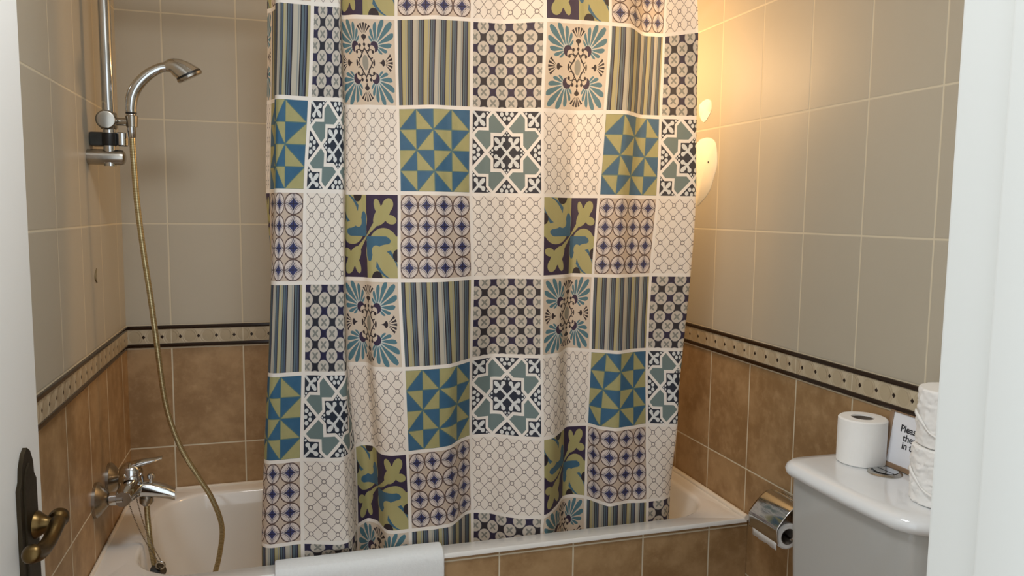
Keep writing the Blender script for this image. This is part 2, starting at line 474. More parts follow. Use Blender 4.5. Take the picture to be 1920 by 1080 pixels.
# listello border: relief strip with a dark glazed pencil band above and below
def border(name, axis, phase, a0, a1, fix, out):
    def bx(z0, z1, t, bev):
        bm = B()
        if axis == 'y': add_box(bm, min(fix, fix + out * t), max(fix, fix + out * t), a0, a1, z0, z1, bev)
        else: add_box(bm, a0, a1, fix - t, fix, z0, z1, bev)
        return bm
    o = struct(link(name, bx(ZB + 0.002, ZT - 0.001, 0.004, 0.001), border_mat('listello_' + name, axis, phase), None, 30))
    link('pencil_band', bx(ZT - 0.0115, ZT, 0.0075, 0.0035), M['pencil'], o)
    link('pencil_band', bx(ZB + 0.003, ZB + 0.0145, 0.0075, 0.0035), M['pencil'], o)
border('trim_3', 'y', -0.078, YF, 0, 0.0, 1)
border('trim_4', 'x', 0.121, 0, W, 0.0, -1)
border('trim_5', 'y', -0.026, YF, 0, W, -1)
# thin pale blobs on the right wall, the larger with a dark dot
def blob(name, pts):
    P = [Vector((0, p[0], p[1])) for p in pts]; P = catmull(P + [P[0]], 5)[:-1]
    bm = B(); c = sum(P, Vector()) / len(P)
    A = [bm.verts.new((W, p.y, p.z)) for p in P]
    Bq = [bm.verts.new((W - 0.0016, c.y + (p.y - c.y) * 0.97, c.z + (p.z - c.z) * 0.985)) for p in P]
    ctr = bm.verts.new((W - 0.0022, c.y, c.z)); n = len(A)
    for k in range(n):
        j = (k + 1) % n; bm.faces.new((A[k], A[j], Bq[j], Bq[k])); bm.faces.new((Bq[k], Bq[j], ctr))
    return link(name, bm, M['patch_pale'], None, 60)
pp = struct(blob('pale_patch', [(-0.315, 1.628), (-0.36, 1.630), (-0.398, 1.618), (-0.414, 1.59), (-0.418, 1.545), (-0.402, 1.505), (-0.382, 1.47), (-0.345, 1.442), (-0.30, 1.43), (-0.27, 1.52), (-0.28, 1.60)]))
bm = B(); add_lathe(bm, [(0, 0.0006), (0.0035, 0.0006), (0.0035, -0.003)], (W - 0.0020, -0.372, 1.556), (-1, 0, 0), 12); link('dark_dot', bm, M['dark_plastic'], pp)
struct(blob('pale_patch', [(-0.325, 1.742), (-0.352, 1.745), (-0.374, 1.735), (-0.377, 1.71), (-0.36, 1.69), (-0.335, 1.678), (-0.31, 1.70), (-0.305, 1.73)]))
bm = B(); add_tube(bm, catmull([(0.001, -0.347, 1.252), (0.001, -0.362, 1.240), (0.001, -0.364, 1.228), (0.001, -0.347, 1.217)], 6), lambda t: 0.0008 + 0.0022 * math.sin(PI * t), 6)
link('wall_scratch', bm, plain('old_scratch', (120, 104, 72), 0.7), wl)

# ------------------------------------------------------------------ door leaf (opened against the left wall) and its lever
DE, DH = Vector((0.100, -1.232, 0)), Vector((0.035, -2.040, 0))
dd = (DE - DH).normalized(); dn = Vector((dd.y, -dd.x, 0))
def dp(s, z, off=0.0): return DE + dd * s + dn * off + Vector((0, 0, z))
DM = Matrix(((dd.x, dn.x, 0, DE.x), (dd.y, dn.y, 0, DE.y), (0, 0, 1, 0), (0, 0, 0, 1)))
bm = B(); add_box(bm, -0.805, 0.004, -0.040, 0.0, 0.012, 2.04, 0.004, 2, DM)
add_box(bm, -0.004, 0.012, -0.040, -0.013, 0.012, 2.04, 0.003, 2, DM)
door = struct(link('door_1', bm, M['white_paint']))
bm = B()
pl = [(q - 0.018, zq) for q, zq in [(-0.011, 0.62), (-0.011, 1.026), (-0.018, 1.036), (-0.020, 1.054), (-0.028, 1.070), (-0.038, 1.077), (-0.048, 1.070), (-0.057, 1.054), (-0.060, 1.036), (-0.067, 1.026), (-0.067, 0.62)]]
prism(bm, [dp(s, z, -0.0005) for s, z in pl], dn * 0.006)
pi_ = [(q - 0.018, zq) for q, zq in [(-0.022, 0.64), (-0.022, 1.030), (-0.028, 1.048), (-0.038, 1.056), (-0.048, 1.048), (-0.056, 1.030), (-0.056, 0.64)]]
prism(bm, [dp(s, z, 0.005) for s, z in pi_], dn * 0.003)
hp = link('handle_plate', bm, M['dark_brass'], door)
bm = B()
add_lathe(bm, [(0.0, -0.002), (0.019, -0.002), (0.019, 0.004), (0.014, 0.010), (0.0105, 0.016), (0.0095, 0.020), (0.0105, 0.026), (0.0, 0.030)], dp(-0.044, 0.964, 0.006), dn, 24)
lp = [dp(-0.026, 0.969, 0.029), dp(-0.037, 0.968, 0.034), dp(-0.055, 0.963, 0.036), dp(-0.078, 0.953, 0.035), dp(-0.100, 0.949, 0.033), dp(-0.118, 0.953, 0.031), dp(-0.130, 0.960, 0.028)]
add_tube(bm, catmull(lp, 6), lambda t: (0.0125 - 0.0028 * math.sin(PI * min(1, t * 1.1)) + (0.002 if 0.1 < t < 0.22 else 0)) * max(0.12, min(1, (t + 0.004) / 0.06, (1.004 - t) / 0.07)) ** 0.5, 20)
link('lever', bm, M['brass'], door)

# ------------------------------------------------------------------ bathtub
tub = thing('bathtub', 'white built-in bathtub with a tiled front, under the patterned shower curtain', 'bathtub', (0.84, -0.33, 0.0))
bm = B(); n = 10
zt = 0.56
ox0, ox1, oy0, oy1 = 0.002, W - 0.002, -0.655, -0.002
def outer(z, ins=0.0): return rrect(ox0 + ins, ox1 - ins, oy0 + ins, oy1 - ins, 0.012, z, n)
def inner(x0, x1, y0, y1, r, z): return rrect(x0, x1, y0, y1, r, z, n)
rings = [outer(zt - 0.011), outer(zt - 0.004), outer(zt, 0.003),
         inner(0.080, 1.618, -0.603, -0.052, 0.150, zt), inner(0.086, 1.610, -0.600, -0.058, 0.148, zt - 0.002), inner(0.090, 1.604, -0.598, -0.063, 0.145, zt - 0.010),
         inner(0.096, 1.590, -0.596, -0.070, 0.142, zt - 0.06), inner(0.110, 1.50, -0.585, -0.085, 0.14, zt - 0.20), inner(0.128, 1.40, -0.570, -0.100, 0.14, zt - 0.32),
         inner(0.150, 1.34, -0.550, -0.120, 0.14, zt - 0.365), inner(0.20, 1.25, -0.50, -0.17, 0.13, zt - 0.385), inner(0.45, 1.0, -0.36, -0.30, 0.02, zt - 0.39)]
loft(bm, rings, False, True)
link('tub_shell', bm, M['enamel'], tub, 50)
bm = B(); add_lathe(bm, [(0, 0.004), (0.026, 0.004), (0.034, 0.001), (0.036, -0.002)], (0.30, -0.33, zt - 0.387), (0, 0, 1), 24); link('drain', bm, M['chrome'], tub)
# sealant bead along the right wall
bm = B(); add_tube(bm, [(W - 0.009, -0.655, zt + 0.002), (W - 0.009, -0.4, zt + 0.003), (W - 0.009, -0.012, zt + 0.002)], 0.008, 10)
add_tube(bm, [(0.006, -0.655, zt + 0.001), (0.006, -0.012, zt + 0.001)], 0.005, 8); add_tube(bm, [(0.01, -0.006, zt + 0.001), (W - 0.012, -0.006, zt + 0.001)], 0.005, 8)
link('sealant_bead', bm, M['silicone'], tub)

# ------------------------------------------------------------------ bath mixer on the left wall
MY, MZ = -0.385, 0.706
mx = thing('bath_mixer', 'chrome single lever bath mixer on the left wall above the tub', 'faucet', (0.0, MY, MZ))
for s, d in ((-0.075, 0.0), (0.075, 0.0)):
    y = MY + s
    bm = B(); add_lathe(bm, [(0, 0.030), (0.012, 0.030), (0.016, 0.028), (0.034, 0.014), (0.042, 0.006), (0.042, -0.001), (0, -0.001)], (0.001, y, MZ), (1, 0, 0), 36); link('escutcheon', bm, M['satin_chrome'], mx)
    bm = B(); add_lathe(bm, [(0.012, 0.025), (0.012, 0.032), (0.0165, 0.032), (0.0165, 0.046), (0.0145, 0.047), (0.0145, 0.060), (0.010, 0.063)], (0.001, y, MZ), (1, 0, 0), 24); link('union_nut', bm, M['chrome'], mx)
bm = B()
add_tube(bm, catmull([(0.062, MY - 0.088, MZ), (0.062, MY - 0.070, MZ), (0.066, MY - 0.03, MZ + 0.002), (0.067, MY, MZ + 0.004), (0.066, MY + 0.03, MZ + 0.002), (0.062, MY + 0.070, MZ), (0.062, MY + 0.088, MZ)], 6), lambda t: 0.018 + 0.011 * math.sin(PI * t) ** 2, 20)
add_lathe(bm, [(0.0300, -0.022), (0.0305, 0.010), (0.0290, 0.024), (0.026, 0.031), (0.0, 0.031)], (0.067, MY, MZ + 0.004), (0, 0, 1), 32)
link('mixer_body', bm, M['chrome'], mx)
bm = B()
sp = [(0.070, MY, MZ - 0.006), (0.095, MY, MZ - 0.006), (0.125, MY, MZ - 0.012), (0.150, MY, MZ - 0.020), (0.168, MY, MZ - 0.028)]
rg = []
for i, p in enumerate(catmull(sp, 5)):
    t = i / 20.0; ry = 0.022 - 0.003 * t; rz = 0.0205 - 0.0065 * t ** 1.5
    rg.append([(p.x, p.y + ry * abs(math.cos(a)) ** 0.7 * (1 if math.cos(a) >= 0 else -1), p.z + rz * abs(math.sin(a)) ** 0.7 * (1 if math.sin(a) >= 0 else -1)) for a in [2 * PI * k / 24 for k in range(24)]])
loft(bm, rg, True, True); link('spout', bm, M['chrome'], mx, 55)
bm = B()
add_lathe(bm, [(0.0285, 0.0), (0.0285, 0.006), (0.027, 0.014), (0.021, 0.023), (0.011, 0.029), (0, 0.030)], (0.066, MY, MZ + 0.034), (0.10, 0, 1), 32)
rg = []
for i, p in enumerate(catmull([(0.058, MY, MZ + 0.040), (0.070, MY, MZ + 0.053), (0.092, MY, MZ + 0.061), (0.116, MY, MZ + 0.065), (0.140, MY, MZ + 0.070)], 5)):
    t = i / 20.0; ry = 0.021 - 0.011 * t; rz = 0.014 * (1 - t) ** 1.5 + 0.0038
    rg.append([(p.x, p.y + ry * math.cos(a), p.z + rz * math.sin(a)) for a in [2 * PI * k / 16 for k in range(16)]])
loft(bm, rg, True, True); link('lever', bm, M['chrome'], mx, 50)
bm = B(); add_lathe(bm, [(0.0045, -0.006), (0.0045, 0.012), (0.0085, 0.013), (0.009, 0.022), (0.006, 0.025), (0, 0.025)], (0.112, MY, MZ + 0.006), (0, 0, 1), 20); link('diverter_knob', bm, M['chrome'], mx)
bm = B(); add_lathe(bm, [(0.014, 0.0), (0.014, 0.012), (0.0165, 0.013), (0.0165, 0.026), (0.010, 0.034), (0.0, 0.034)], (0.100, MY, MZ - 0.016), (0, 0, -1), 24); link('hose_outlet', bm, M['satin_chrome'], mx)

# ------------------------------------------------------------------ plug hanging on its chain
pg = thing('bath_plug', 'black bath plug hanging on a thin chain below the chrome mixer', 'plug', (0.122, -0.405, 0.49))
bm = B(); add_lathe(bm, [(0, -0.016), (0.015, -0.016), (0.0175, 0.0), (0.0195, 0.004), (0.0195, 0.008), (0.004, 0.011), (0.004, 0.018), (0, 0.018)], (0.122, -0.405, 0.487), (0.45, -0.5, 0.75), 28); link('stopper', bm, M['black'], pg)
bm = B()
tor = [(0.131 + 0.010 * math.cos(2 * PI * k / 20), -0.415, 0.507 + 0.010 * math.sin(2 * PI * k / 20)) for k in range(21)]
add_tube(bm, tor, 0.002, 8, False); link('ring', bm, M['chrome'], pg)
for nm, a, b_ in (('chain', (0.058, -0.405, 0.690), (0.128, -0.413, 0.512)), ('chain', (0.080, -0.405, 0.686), (0.134, -0.413, 0.514))):
    bm = B(); A, Bv = Vector(a), Vector(b_)
    N = 46
    for k in range(N):
        t = (k + 0.5) / N; p = A.lerp(Bv, t) + Vector((-0.006 * math.sin(PI * t), 0, -0.004 * math.sin(PI * t)))
        bmesh.ops.create_icosphere(bm, subdivisions=1, radius=0.0019, matrix=Matrix.Translation(p))
    link(nm, bm, M['satin_chrome'], pg)

# ------------------------------------------------------------------ shower rail, hand shower, hose
RY, RX = -0.385, 0.048
rl = thing('shower_rail', 'vertical chrome shower rail on the left wall', 'shower rail', (0.0, RY, 1.52))
bm = B(); add_tube(bm, [(RX, RY, 1.50), (RX, RY, 1.8), (RX, RY, 2.2)], 0.0138, 24); link('pole', bm, M['chrome'], rl)
def bracket(z):
    bm = B(); add_lathe(bm, [(0, -0.001), (0.0185, -0.001), (0.0185, 0.070), (0.0165, 0.077), (0.011, 0.0805), (0, 0.081)], (0.001, RY, z), (1, 0, 0), 32); link('wall_bracket', bm, M['satin_chrome'], rl)
bracket(1.521); bracket(2.19)
bm = B(); add_lathe(bm, [(0.0150, 0), (0.0158, 0.003), (0.0158, 0.026), (0.0150, 0.030)], (RX, RY, 1.548), (0, 0, 1), 24); link('rubber_sleeve', bm, M['black'], rl)
bm = B(); add_box(bm, 0.001, 0.040, RY + 0.016, RY + 0.060, 1.549, 1.582, 0.004); link('dish_clamp', bm, M['dark_plastic'], rl)
bm = B(); add_lathe(bm, [(0.012, 0), (0.0145, 0.002), (0.0145, 0.030), (0.012, 0.032)], (RX + 0.026, RY + 0.010, 1.549), (0, 0, 1), 24); add_box(bm, RX + 0.0, RX + 0.036, RY + 0.012, RY + 0.020, 1.552, 1.578, 0.002); link('dish_clip', bm, M['chrome'], rl)
bm = B()
add_lathe(bm, [(0.017, -0.019), (0.0185, -0.016), (0.0185, 0.016), (0.017, 0.019)], (RX, RY, 1.607), (0, 0, 1), 28)
add_tube(bm, [(RX + 0.01, RY, 1.606), (RX + 0.030, RY - 0.002, 1.606), (0.098, RY - 0.005, 1.606)], 0.0095, 16)
add_lathe(bm, [(0.0085, -0.014), (0.0125, -0.013), (0.0140, 0.012), (0.0125, 0.014), (0.0095, 0.014)], (0.099, RY - 0.005, 1.607), (0, 0, 1), 24)
sl = link('slider_holder', bm, M['satin_chrome'], rl)
bm = B(); add_lathe(bm, [(0.012, 0.0), (0.0215, 0.002), (0.0225, 0.006), (0.0225, 0.016), (0.019, 0.021), (0.0145, 0.022), (0, 0.0215)], (RX - 0.002, RY - 0.012, 1.607), (0.10, -1, 0.0), 32); link('clamp_knob', bm, M['satin_chrome'], sl)

hs = thing('hand_shower', 'chrome hand shower with curved handle resting in the rail holder', 'hand shower', (0.098, RY - 0.006, 1.60))
y0 = RY - 0.006
bm = B()
hp_ = catmull([(0.0985, y0, 1.628), (0.0985, y0, 1.642), (0.103, y0, 1.668), (0.116, y0, 1.694), (0.138, y0, 1.718), (0.164, y0, 1.735), (0.182, y0, 1.740)], 7)
add_tube(bm, hp_, lambda t: 0.0118 + 0.0022 * math.sin(PI * min(1, t * 1.2)), 20)
hh = link('handle', bm, M['chrome'], hs, 50)
bm = B(); add_lathe(bm, [(0.0100, 0), (0.0125, 0.001), (0.0125, 0.004), (0.0100, 0.005)], (0.0985, y0, 1.624), (0, 0, 1), 20); link('collar_ring', bm, M['black'], hs)
bm = B(); add_lathe(bm, [(0.0075, -0.034), (0.0092, -0.032), (0.0105, 0.010), (0.0105, 0.022), (0.009, 0.024)], (0.0985, y0, 1.602), (0, 0, 1), 20); link('cone_nut', bm, M['chrome'], hs)
nd = Vector((0.46, 0.13, -0.88)).normalized()          # spray direction
fc = Vector((0.230, y0, 1.722))
bm = B(); ex = (Vector((1, 0, 0)) - nd * nd.x).normalized(); ey = nd.cross(ex); rg = []
neck = Vector((0.178, y0, 1.739))
for i in range(11):
    t = i / 10.0
    c = neck.lerp(fc - nd * 0.006, t) + (-nd) * 0.010 * math.sin(PI * t)
    r = 0.0125 + (0.0295 - 0.0125) * t ** 1.2
    ax = (Vector((0.93, 0, 0.36)).lerp(nd, min(1.0, t * 1.0))).normalized()
    if t < 0.05: ax = Vector((0.97, 0, 0.2)).normalized()
    a1 = Vector((0, 1, 0)); a2 = ax.cross(a1).normalized(); a1 = a2.cross(ax)
    rg.append([c + a1 * math.cos(2 * PI * k / 28) * r + a2 * math.sin(2 * PI * k / 28) * r for k in range(28)])
loft(bm, rg, True, True); link('spray_head', bm, M['chrome'], hs, 55)
bm = B(); add_lathe(bm, [(0.0292, -0.002), (0.0298, 0.000), (0.0298, 0.003), (0.0285, 0.004)], fc - nd * 0.004, nd, 32); link('gasket', bm, M['black'], hs)
bm = B(); add_lathe(bm, [(0.0285, -0.001), (0.0312, 0.000), (0.0312, 0.005), (0.0285, 0.008), (0, 0.008)], fc - nd * 0.001, nd, 32); link('face_ring', bm, M['satin_chrome'], hs)
HP = [(0.0985, y0, 1.575), (0.100, y0, 1.52), (0.104, y0 + 0.004, 1.41), (0.113, y0 + 0.012, 1.29), (0.124, y0 + 0.02, 1.175), (0.135, y0 + 0.028, 1.04), (0.148, -0.352, 0.90), (0.177, -0.345, 0.79), (0.217, -0.34, 0.705),
      (0.249, -0.335, 0.640), (0.271, -0.332, 0.565), (0.267, -0.334, 0.50), (0.250, -0.338, 0.43), (0.215, -0.350, 0.34), (0.175, -0.365, 0.290), (0.145, -0.380, 0.32), (0.124, -0.393, 0.40), (0.117, -0.398, 0.48), (0.106, -0.392, 0.56), (0.101, MY, 0.62), (0.100, MY, 0.665)]
hp2 = catmull(HP, 12); bm = B(); add_tube(bm, hp2, 0.0068, 14)
ul = bm.loops.layers.uv.new('len'); bm.verts.ensure_lookup_table()
cum = [0.0]
for a, b_ in zip(hp2, hp2[1:]): cum.append(cum[-1] + (b_ - a).length)
bm.verts.index_update()
for f in bm.faces:
    if len(f.verts) == 4:
        for l in f.loops: l[ul].uv = (cum[l.vert.index // 14], 0.5)
ho = link('shower_hose', bm, hose_mat()); tag(ho, 'long brassy ribbed shower hose looping from hand shower down into the tub', 'hose')

# ------------------------------------------------------------------ shower curtain
ROWS = {
    0: [(-0.35, 0.415, -0.492), (0, 0.425, -0.507), (0.3, 0.437, -0.552), (0.42, 0.431, -0.584), (0.55, 0.441, -0.602), (0.75, 0.460, -0.602), (1, 0.516, -0.596), (1.5, 0.575, -0.602), (2.1, 0.586, -0.488), (2.4, 0.619, -0.510), (3, 0.712, -0.526), (3.5, 0.800, -0.567), (4, 0.891, -0.572), (4.5, 0.970, -0.577), (5, 1.059, -0.631), (5.5, 1.143, -0.637), (6, 1.224, -0.643), (6.3, 1.281, -0.646), (6.55, 1.347, -0.571), (7, 1.405, -0.578), (7.6, 1.466, -0.656)],
    1: [(-0.35, 0.410, -0.486), (0, 0.419, -0.501), (0.3, 0.432, -0.546), (0.42, 0.426, -0.578), (0.55, 0.434, -0.596), (0.75, 0.451, -0.596), (1, 0.507, -0.590), (1.55, 0.578, -0.600), (2.1, 0.594, -0.480), (2.5, 0.647, -0.500), (3, 0.717, -0.515), (3.5, 0.797, -0.560), (4, 0.893, -0.560), (4.5, 0.983, -0.565), (5, 1.065, -0.600), (5.5, 1.160, -0.585), (6, 1.223, -0.620), (6.3, 1.282, -0.635), (6.6, 1.346, -0.570), (7, 1.403, -0.575), (7.55, 1.502, -0.600)],
    2: [(-0.35, 0.404, -0.498), (0, 0.413, -0.513), (0.3, 0.426, -0.558), (0.42, 0.420, -0.590), (0.55, 0.429, -0.608), (0.75, 0.446, -0.608), (1, 0.492, -0.602), (1.6, 0.578, -0.609), (2.1, 0.591, -0.499), (2.5, 0.637, -0.527), (3, 0.714, -0.555), (3.5, 0.798, -0.583), (4, 0.894, -0.556), (4.5, 0.989, -0.550), (5, 1.075, -0.585), (5.5, 1.170, -0.541), (6, 1.230, -0.578), (6.35, 1.287, -0.594), (6.6, 1.340, -0.558), (7, 1.410, -0.556), (7.6, 1.518, -0.583)],
    3: [(-0.35, 0.414, -0.509), (0, 0.412, -0.524), (0.3, 0.416, -0.569), (0.42, 0.410, -0.601), (0.55, 0.421, -0.619), (0.75, 0.440, -0.619), (1, 0.486, -0.613), (1.6, 0.575, -0.629), (2.1, 0.587, -0.518), (2.45, 0.633, -0.542), (2.55, 0.641, -0.567), (3, 0.708, -0.595), (3.5, 0.797, -0.605), (3.65, 0.828, -0.597), (4, 0.900, -0.553), (4.5, 0.996, -0.535), (5, 1.082, -0.570), (5.42, 1.156, -0.539), (5.55, 1.186, -0.501), (6, 1.236, -0.535), (6.4, 1.299, -0.564), (6.65, 1.347, -0.542), (7, 1.406, -0.537), (7.6, 1.519, -0.567)],
    4: [(-0.35, 0.403, -0.519), (0, 0.401, -0.534), (0.3, 0.405, -0.579), (0.42, 0.399, -0.611), (0.55, 0.410, -0.629), (0.75, 0.430, -0.629), (1, 0.481, -0.623), (1.5, 0.553, -0.644), (1.65, 0.576, -0.647), (2.05, 0.588, -0.532), (2.4, 0.637, -0.544), (2.6, 0.643, -0.612), (3, 0.713, -0.630), (3.5, 0.800, -0.624), (3.62, 0.829, -0.618), (4, 0.897, -0.550), (4.3, 0.967, -0.505), (4.7, 1.039, -0.538), (5, 1.088, -0.558), (5.4, 1.150, -0.533), (5.5, 1.190, -0.460), (6, 1.248, -0.499), (6.45, 1.312, -0.548), (6.7, 1.362, -0.526), (7, 1.410, -0.520), (7.6, 1.511, -0.553)],
    5: [(-0.35, 0.390, -0.501), (0, 0.387, -0.516), (0.3, 0.392, -0.561), (0.42, 0.386, -0.593), (0.55, 0.400, -0.611), (0.75, 0.425, -0.611), (1, 0.474, -0.605), (1.25, 0.521, -0.622), (1.5, 0.569, -0.627), (1.75, 0.589, -0.592), (2, 0.604, -0.528), (2.2, 0.626, -0.512), (2.45, 0.653, -0.529), (2.55, 0.655, -0.596), (2.7, 0.679, -0.619), (3, 0.722, -0.619), (3.5, 0.803, -0.611), (3.6, 0.832, -0.606), (3.8, 0.869, -0.552), (4, 0.904, -0.522), (4.3, 0.963, -0.525), (4.7, 1.031, -0.573), (5, 1.082, -0.593), (5.2, 1.119, -0.577), (5.45, 1.162, -0.522), (5.55, 1.185, -0.484), (6, 1.248, -0.489), (6.25, 1.265, -0.531), (6.45, 1.303, -0.564), (6.75, 1.363, -0.550), (7, 1.407, -0.538), (7.5, 1.493, -0.568)],
    6: [(-0.35, 0.380, -0.482), (0, 0.377, -0.497), (0.3, 0.382, -0.542), (0.42, 0.376, -0.574), (0.55, 0.392, -0.592), (0.75, 0.422, -0.592), (1, 0.473, -0.586), (1.25, 0.523, -0.605), (1.417, 0.555, -0.619), (1.58, 0.579, -0.612), (1.8, 0.593, -0.585), (2, 0.609, -0.525), (2.3, 0.641, -0.488), (2.5, 0.665, -0.519), (2.6, 0.672, -0.579), (2.75, 0.692, -0.589), (3, 0.733, -0.587), (3.125, 0.762, -0.589), (3.375, 0.808, -0.586), (3.55, 0.839, -0.586), (3.72, 0.867, -0.549), (3.87, 0.890, -0.518), (4, 0.914, -0.506), (4.25, 0.958, -0.522), (4.5, 0.991, -0.557), (4.75, 1.034, -0.584), (5, 1.085, -0.597), (5.2, 1.114, -0.575), (5.35, 1.150, -0.530), (5.5, 1.182, -0.477), (5.7, 1.210, -0.468), (6, 1.247, -0.491), (6.125, 1.260, -0.511), (6.375, 1.285, -0.567), (6.625, 1.341, -0.552), (6.875, 1.381, -0.558), (7, 1.405, -0.561), (7.083, 1.422, -0.559), (7.25, 1.457, -0.558), (7.45, 1.492, -0.537)],
}

ZR = lambda j: 1.865 - 0.2105 * j
def build_curtain():
    NU, NV = 30, 14
    u0, u1 = -0.35, 7.8
    js = list(range(-1, 8))
    fine = np.linspace(u0, u1, 1631); du = fine[1] - fine[0]
    k = np.arange(-24, 25) * du; ker = np.exp(-0.5 * (k / 0.042) ** 2); ker /= ker.sum()
    def ev(row):
        r = list(row); e = r[-1]
        r += [(e[0] + 0.08, e[1] + 0.003, e[2] + 0.025), (e[0] + 0.30, e[1] - 0.004, e[2] + 0.08)]
        a = np.array(r); res = []
        for c in (1, 2):
            f = np.interp(fine, a[:, 0], a[:, c]); p = np.pad(f, 24, mode='reflect', reflect_type='odd')
            res.append(np.convolve(p, ker, mode='valid'))
        return res
    tab = {j: ev(ROWS[j]) for j in ROWS}
    x0, y0_ = tab[0]; tab[-1] = [x0.copy(), -0.585 + (y0_ + 0.585) * 0.55]
    x6, y6 = tab[6]; tab[7] = [x6.copy(), y6.copy()]
    us = []
    edges = [u0] + list(range(0, 8)) + [u1]
    for a, b_ in zip(edges, edges[1:]):
        m = max(6, int(round(NU * (b_ - a)))); us += [(a + (b_ - a) * i / m, a, b_) for i in range(m)]
    us.append((u1, 7, u1)); uu = np.array([q[0] for q in us])
    vmax_ = 6.62
    vs = [-1 + i / NV for i in range(int((vmax_ + 1) * NV) + 1)]
    X_, Y_ = {}, {}
    T = {j: (np.interp(uu, fine, tab[j][0]), np.interp(uu, fine, tab[j][1])) for j in js}
    bm = B(); uvl = bm.loops.layers.uv.new('patch'); grid = []
    for v in vs:
        j = min(int(math.floor(v)), 6); t = v - j
        g = lambda q: T[max(-1, min(7, q))]
        row = []
        out = []
        for c in (0, 1):
            p0, p1, p2, p3 = g(j - 1)[c], g(j)[c], g(j + 1)[c], g(j + 2)[c]
            out.append(0.5 * (2 * p1 + (p2 - p0) * t + (2 * p0 - 5 * p1 + 4 * p2 - p3) * t * t + (3 * p1 - p0 - 3 * p2 + p3) * t ** 3))
        z = 1.865 - 0.2105 * v
        for i, u in enumerate(uu):
            x, y = out[0][i], out[1][i]
            y += 0.0022 * noise.noise(Vector((u * 5.0, v * 0.8, 3.1))) + 0.0012 * noise.noise(Vector((u * 14.0, v * 1.7, 9.0)))
            if z < 0.585: y = max(y, -0.588 + 0.06 * max(0, 0.55 - z))
            row.append(bm.verts.new((x, y, z)))
        grid.append(row)
    for a in range(len(vs) - 1):
        vm = 0.5 * (vs[a] + vs[a + 1]); J = math.floor(vm + 1e-6)
        for i in range(len(uu) - 1):
            um = 0.5 * (uu[i] + uu[i + 1]); I = math.floor(um)
            f = bm.faces.new((grid[a][i], grid[a + 1][i], grid[a + 1][i + 1], grid[a][i + 1]))
            f.material_index = (J % 3) * 3 + (I % 3)
            for l, (q, w) in zip(f.loops, ((a, i), (a + 1, i), (a + 1, i + 1), (a, i + 1))):
                l[uvl].uv = (uu[w] - I, 1.0 - (vs[q] - J))
    mats = [curtain_mat('curtain_print_' + p.__name__[4:], p) for p in PATS]
    o = link('shower_curtain', bm, mats, None, 0, False)
    o.data.shade_smooth()
    tag(o, 'patchwork tile print shower curtain in blues and cream hanging inside the bathtub', 'shower curtain')
    return o
cur = build_curtain()
bm = B(); add_tube(bm, [(0.0, -0.575, 2.10), (W * 0.5, -0.575, 2.10), (W, -0.575, 2.10)], 0.0125, 16)
cr = link('curtain_rod', bm, M['chrome']); tag(cr, 'straight chrome curtain rod from wall to wall above the shower curtain', 'curtain rod')

# ------------------------------------------------------------------ towel folded over the front rim
bm = B()
xs = [0.408 + (0.806 - 0.408) * i / 60 for i in range(61)]
prof = [(-0.600, 0.562), (-0.603, 0.569), (-0.620, 0.5725), (-0.640, 0.5725), (-0.655, 0.569), (-0.663, 0.558), (-0.665, 0.54), (-0.666, 0.48), (-0.667, 0.40), (-0.667, 0.31)]
th = 0.006
def twl(x, p, i, o):
    y, z = p; nz = noise.noise(Vector((x * 14, i * 0.9, 1.0)))
    z2 = z + 0.0016 * nz + 0.0010 * noise.noise(Vector((x * 60, i * 2.0, 5.0))); y2 = y - 0.0022 * max(0, nz) * (1 if i > 4 else 0.3)
    return (x, y2, z2)
V = [[bm.verts.new(twl(x, p, i, 0)) for i, p in enumerate(prof)] for x in xs]
for a, b_ in zip(V, V[1:]):
    for k in range(len(prof) - 1): bm.faces.new((a[k], a[k + 1], b_[k + 1], b_[k]))
bmesh.ops.recalc_face_normals(bm, faces=bm.faces)
tw = link('bath_towel', bm, M['towel'])
md = tw.modifiers.new('thick', 'SOLIDIFY'); md.thickness = 0.007; md.offset = 0.0
md = tw.modifiers.new('sub', 'SUBSURF'); md.levels = 1; md.render_levels = 1
tag(tw, 'white towelling bath mat folded over the front rim of the tub', 'towel')

# ------------------------------------------------------------------ toilet
ZL = 0.875; CY = -1.242
tl = thing('toilet', 'white close-coupled toilet with its cistern against the right wall', 'toilet', (1.50, CY, 0.0))
CX0, CYF, CYN = 1.462, -1.046, -1.437       # front face, far end and near end of the lid
def dplan(i, z, n=10):
    """plan of the cistern inset by i: straight back on the wall, rounded front corners"""
    back = W - 0.004; x0 = CX0 + i; yf = CYF - i; yn = CYN + i; rf, rn = 0.050 - min(i, 0.02), 0.085 - min(i, 0.03)
    pts = [(back, yf, z)]
    for k in range(n + 1):
        a = math.radians(90 + 90 * k / n); pts.append((x0 + rf + rf * math.cos(a), yf - rf + rf * math.sin(a), z))
    for k in range(1, 8):
        t = k / 8; pts.append((x0 - 0.004 * math.sin(PI * t), (yf - rf) + ((yn + rn) - (yf - rf)) * t, z))
    for k in range(n + 1):
        a = math.radians(180 + 90 * k / n); pts.append((x0 + rn + rn * math.cos(a), yn + rn + rn * math.sin(a), z))
    pts.append((back, yn, z)); return pts
bm = B()
loft(bm, [dplan(0.020, 0.842), dplan(0.008, 0.845), dplan(0.0015, 0.852), dplan(0.0, 0.860), dplan(0.004, 0.868), dplan(0.013, 0.8745), dplan(0.032, 0.8765)], True, True)
link('cistern_lid', bm, M['porcelain'], tl, 60)
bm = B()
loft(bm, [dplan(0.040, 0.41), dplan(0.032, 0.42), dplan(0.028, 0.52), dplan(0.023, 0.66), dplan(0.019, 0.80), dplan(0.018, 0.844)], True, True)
link('cistern', bm, M['porcelain_shaded'], tl, 60)
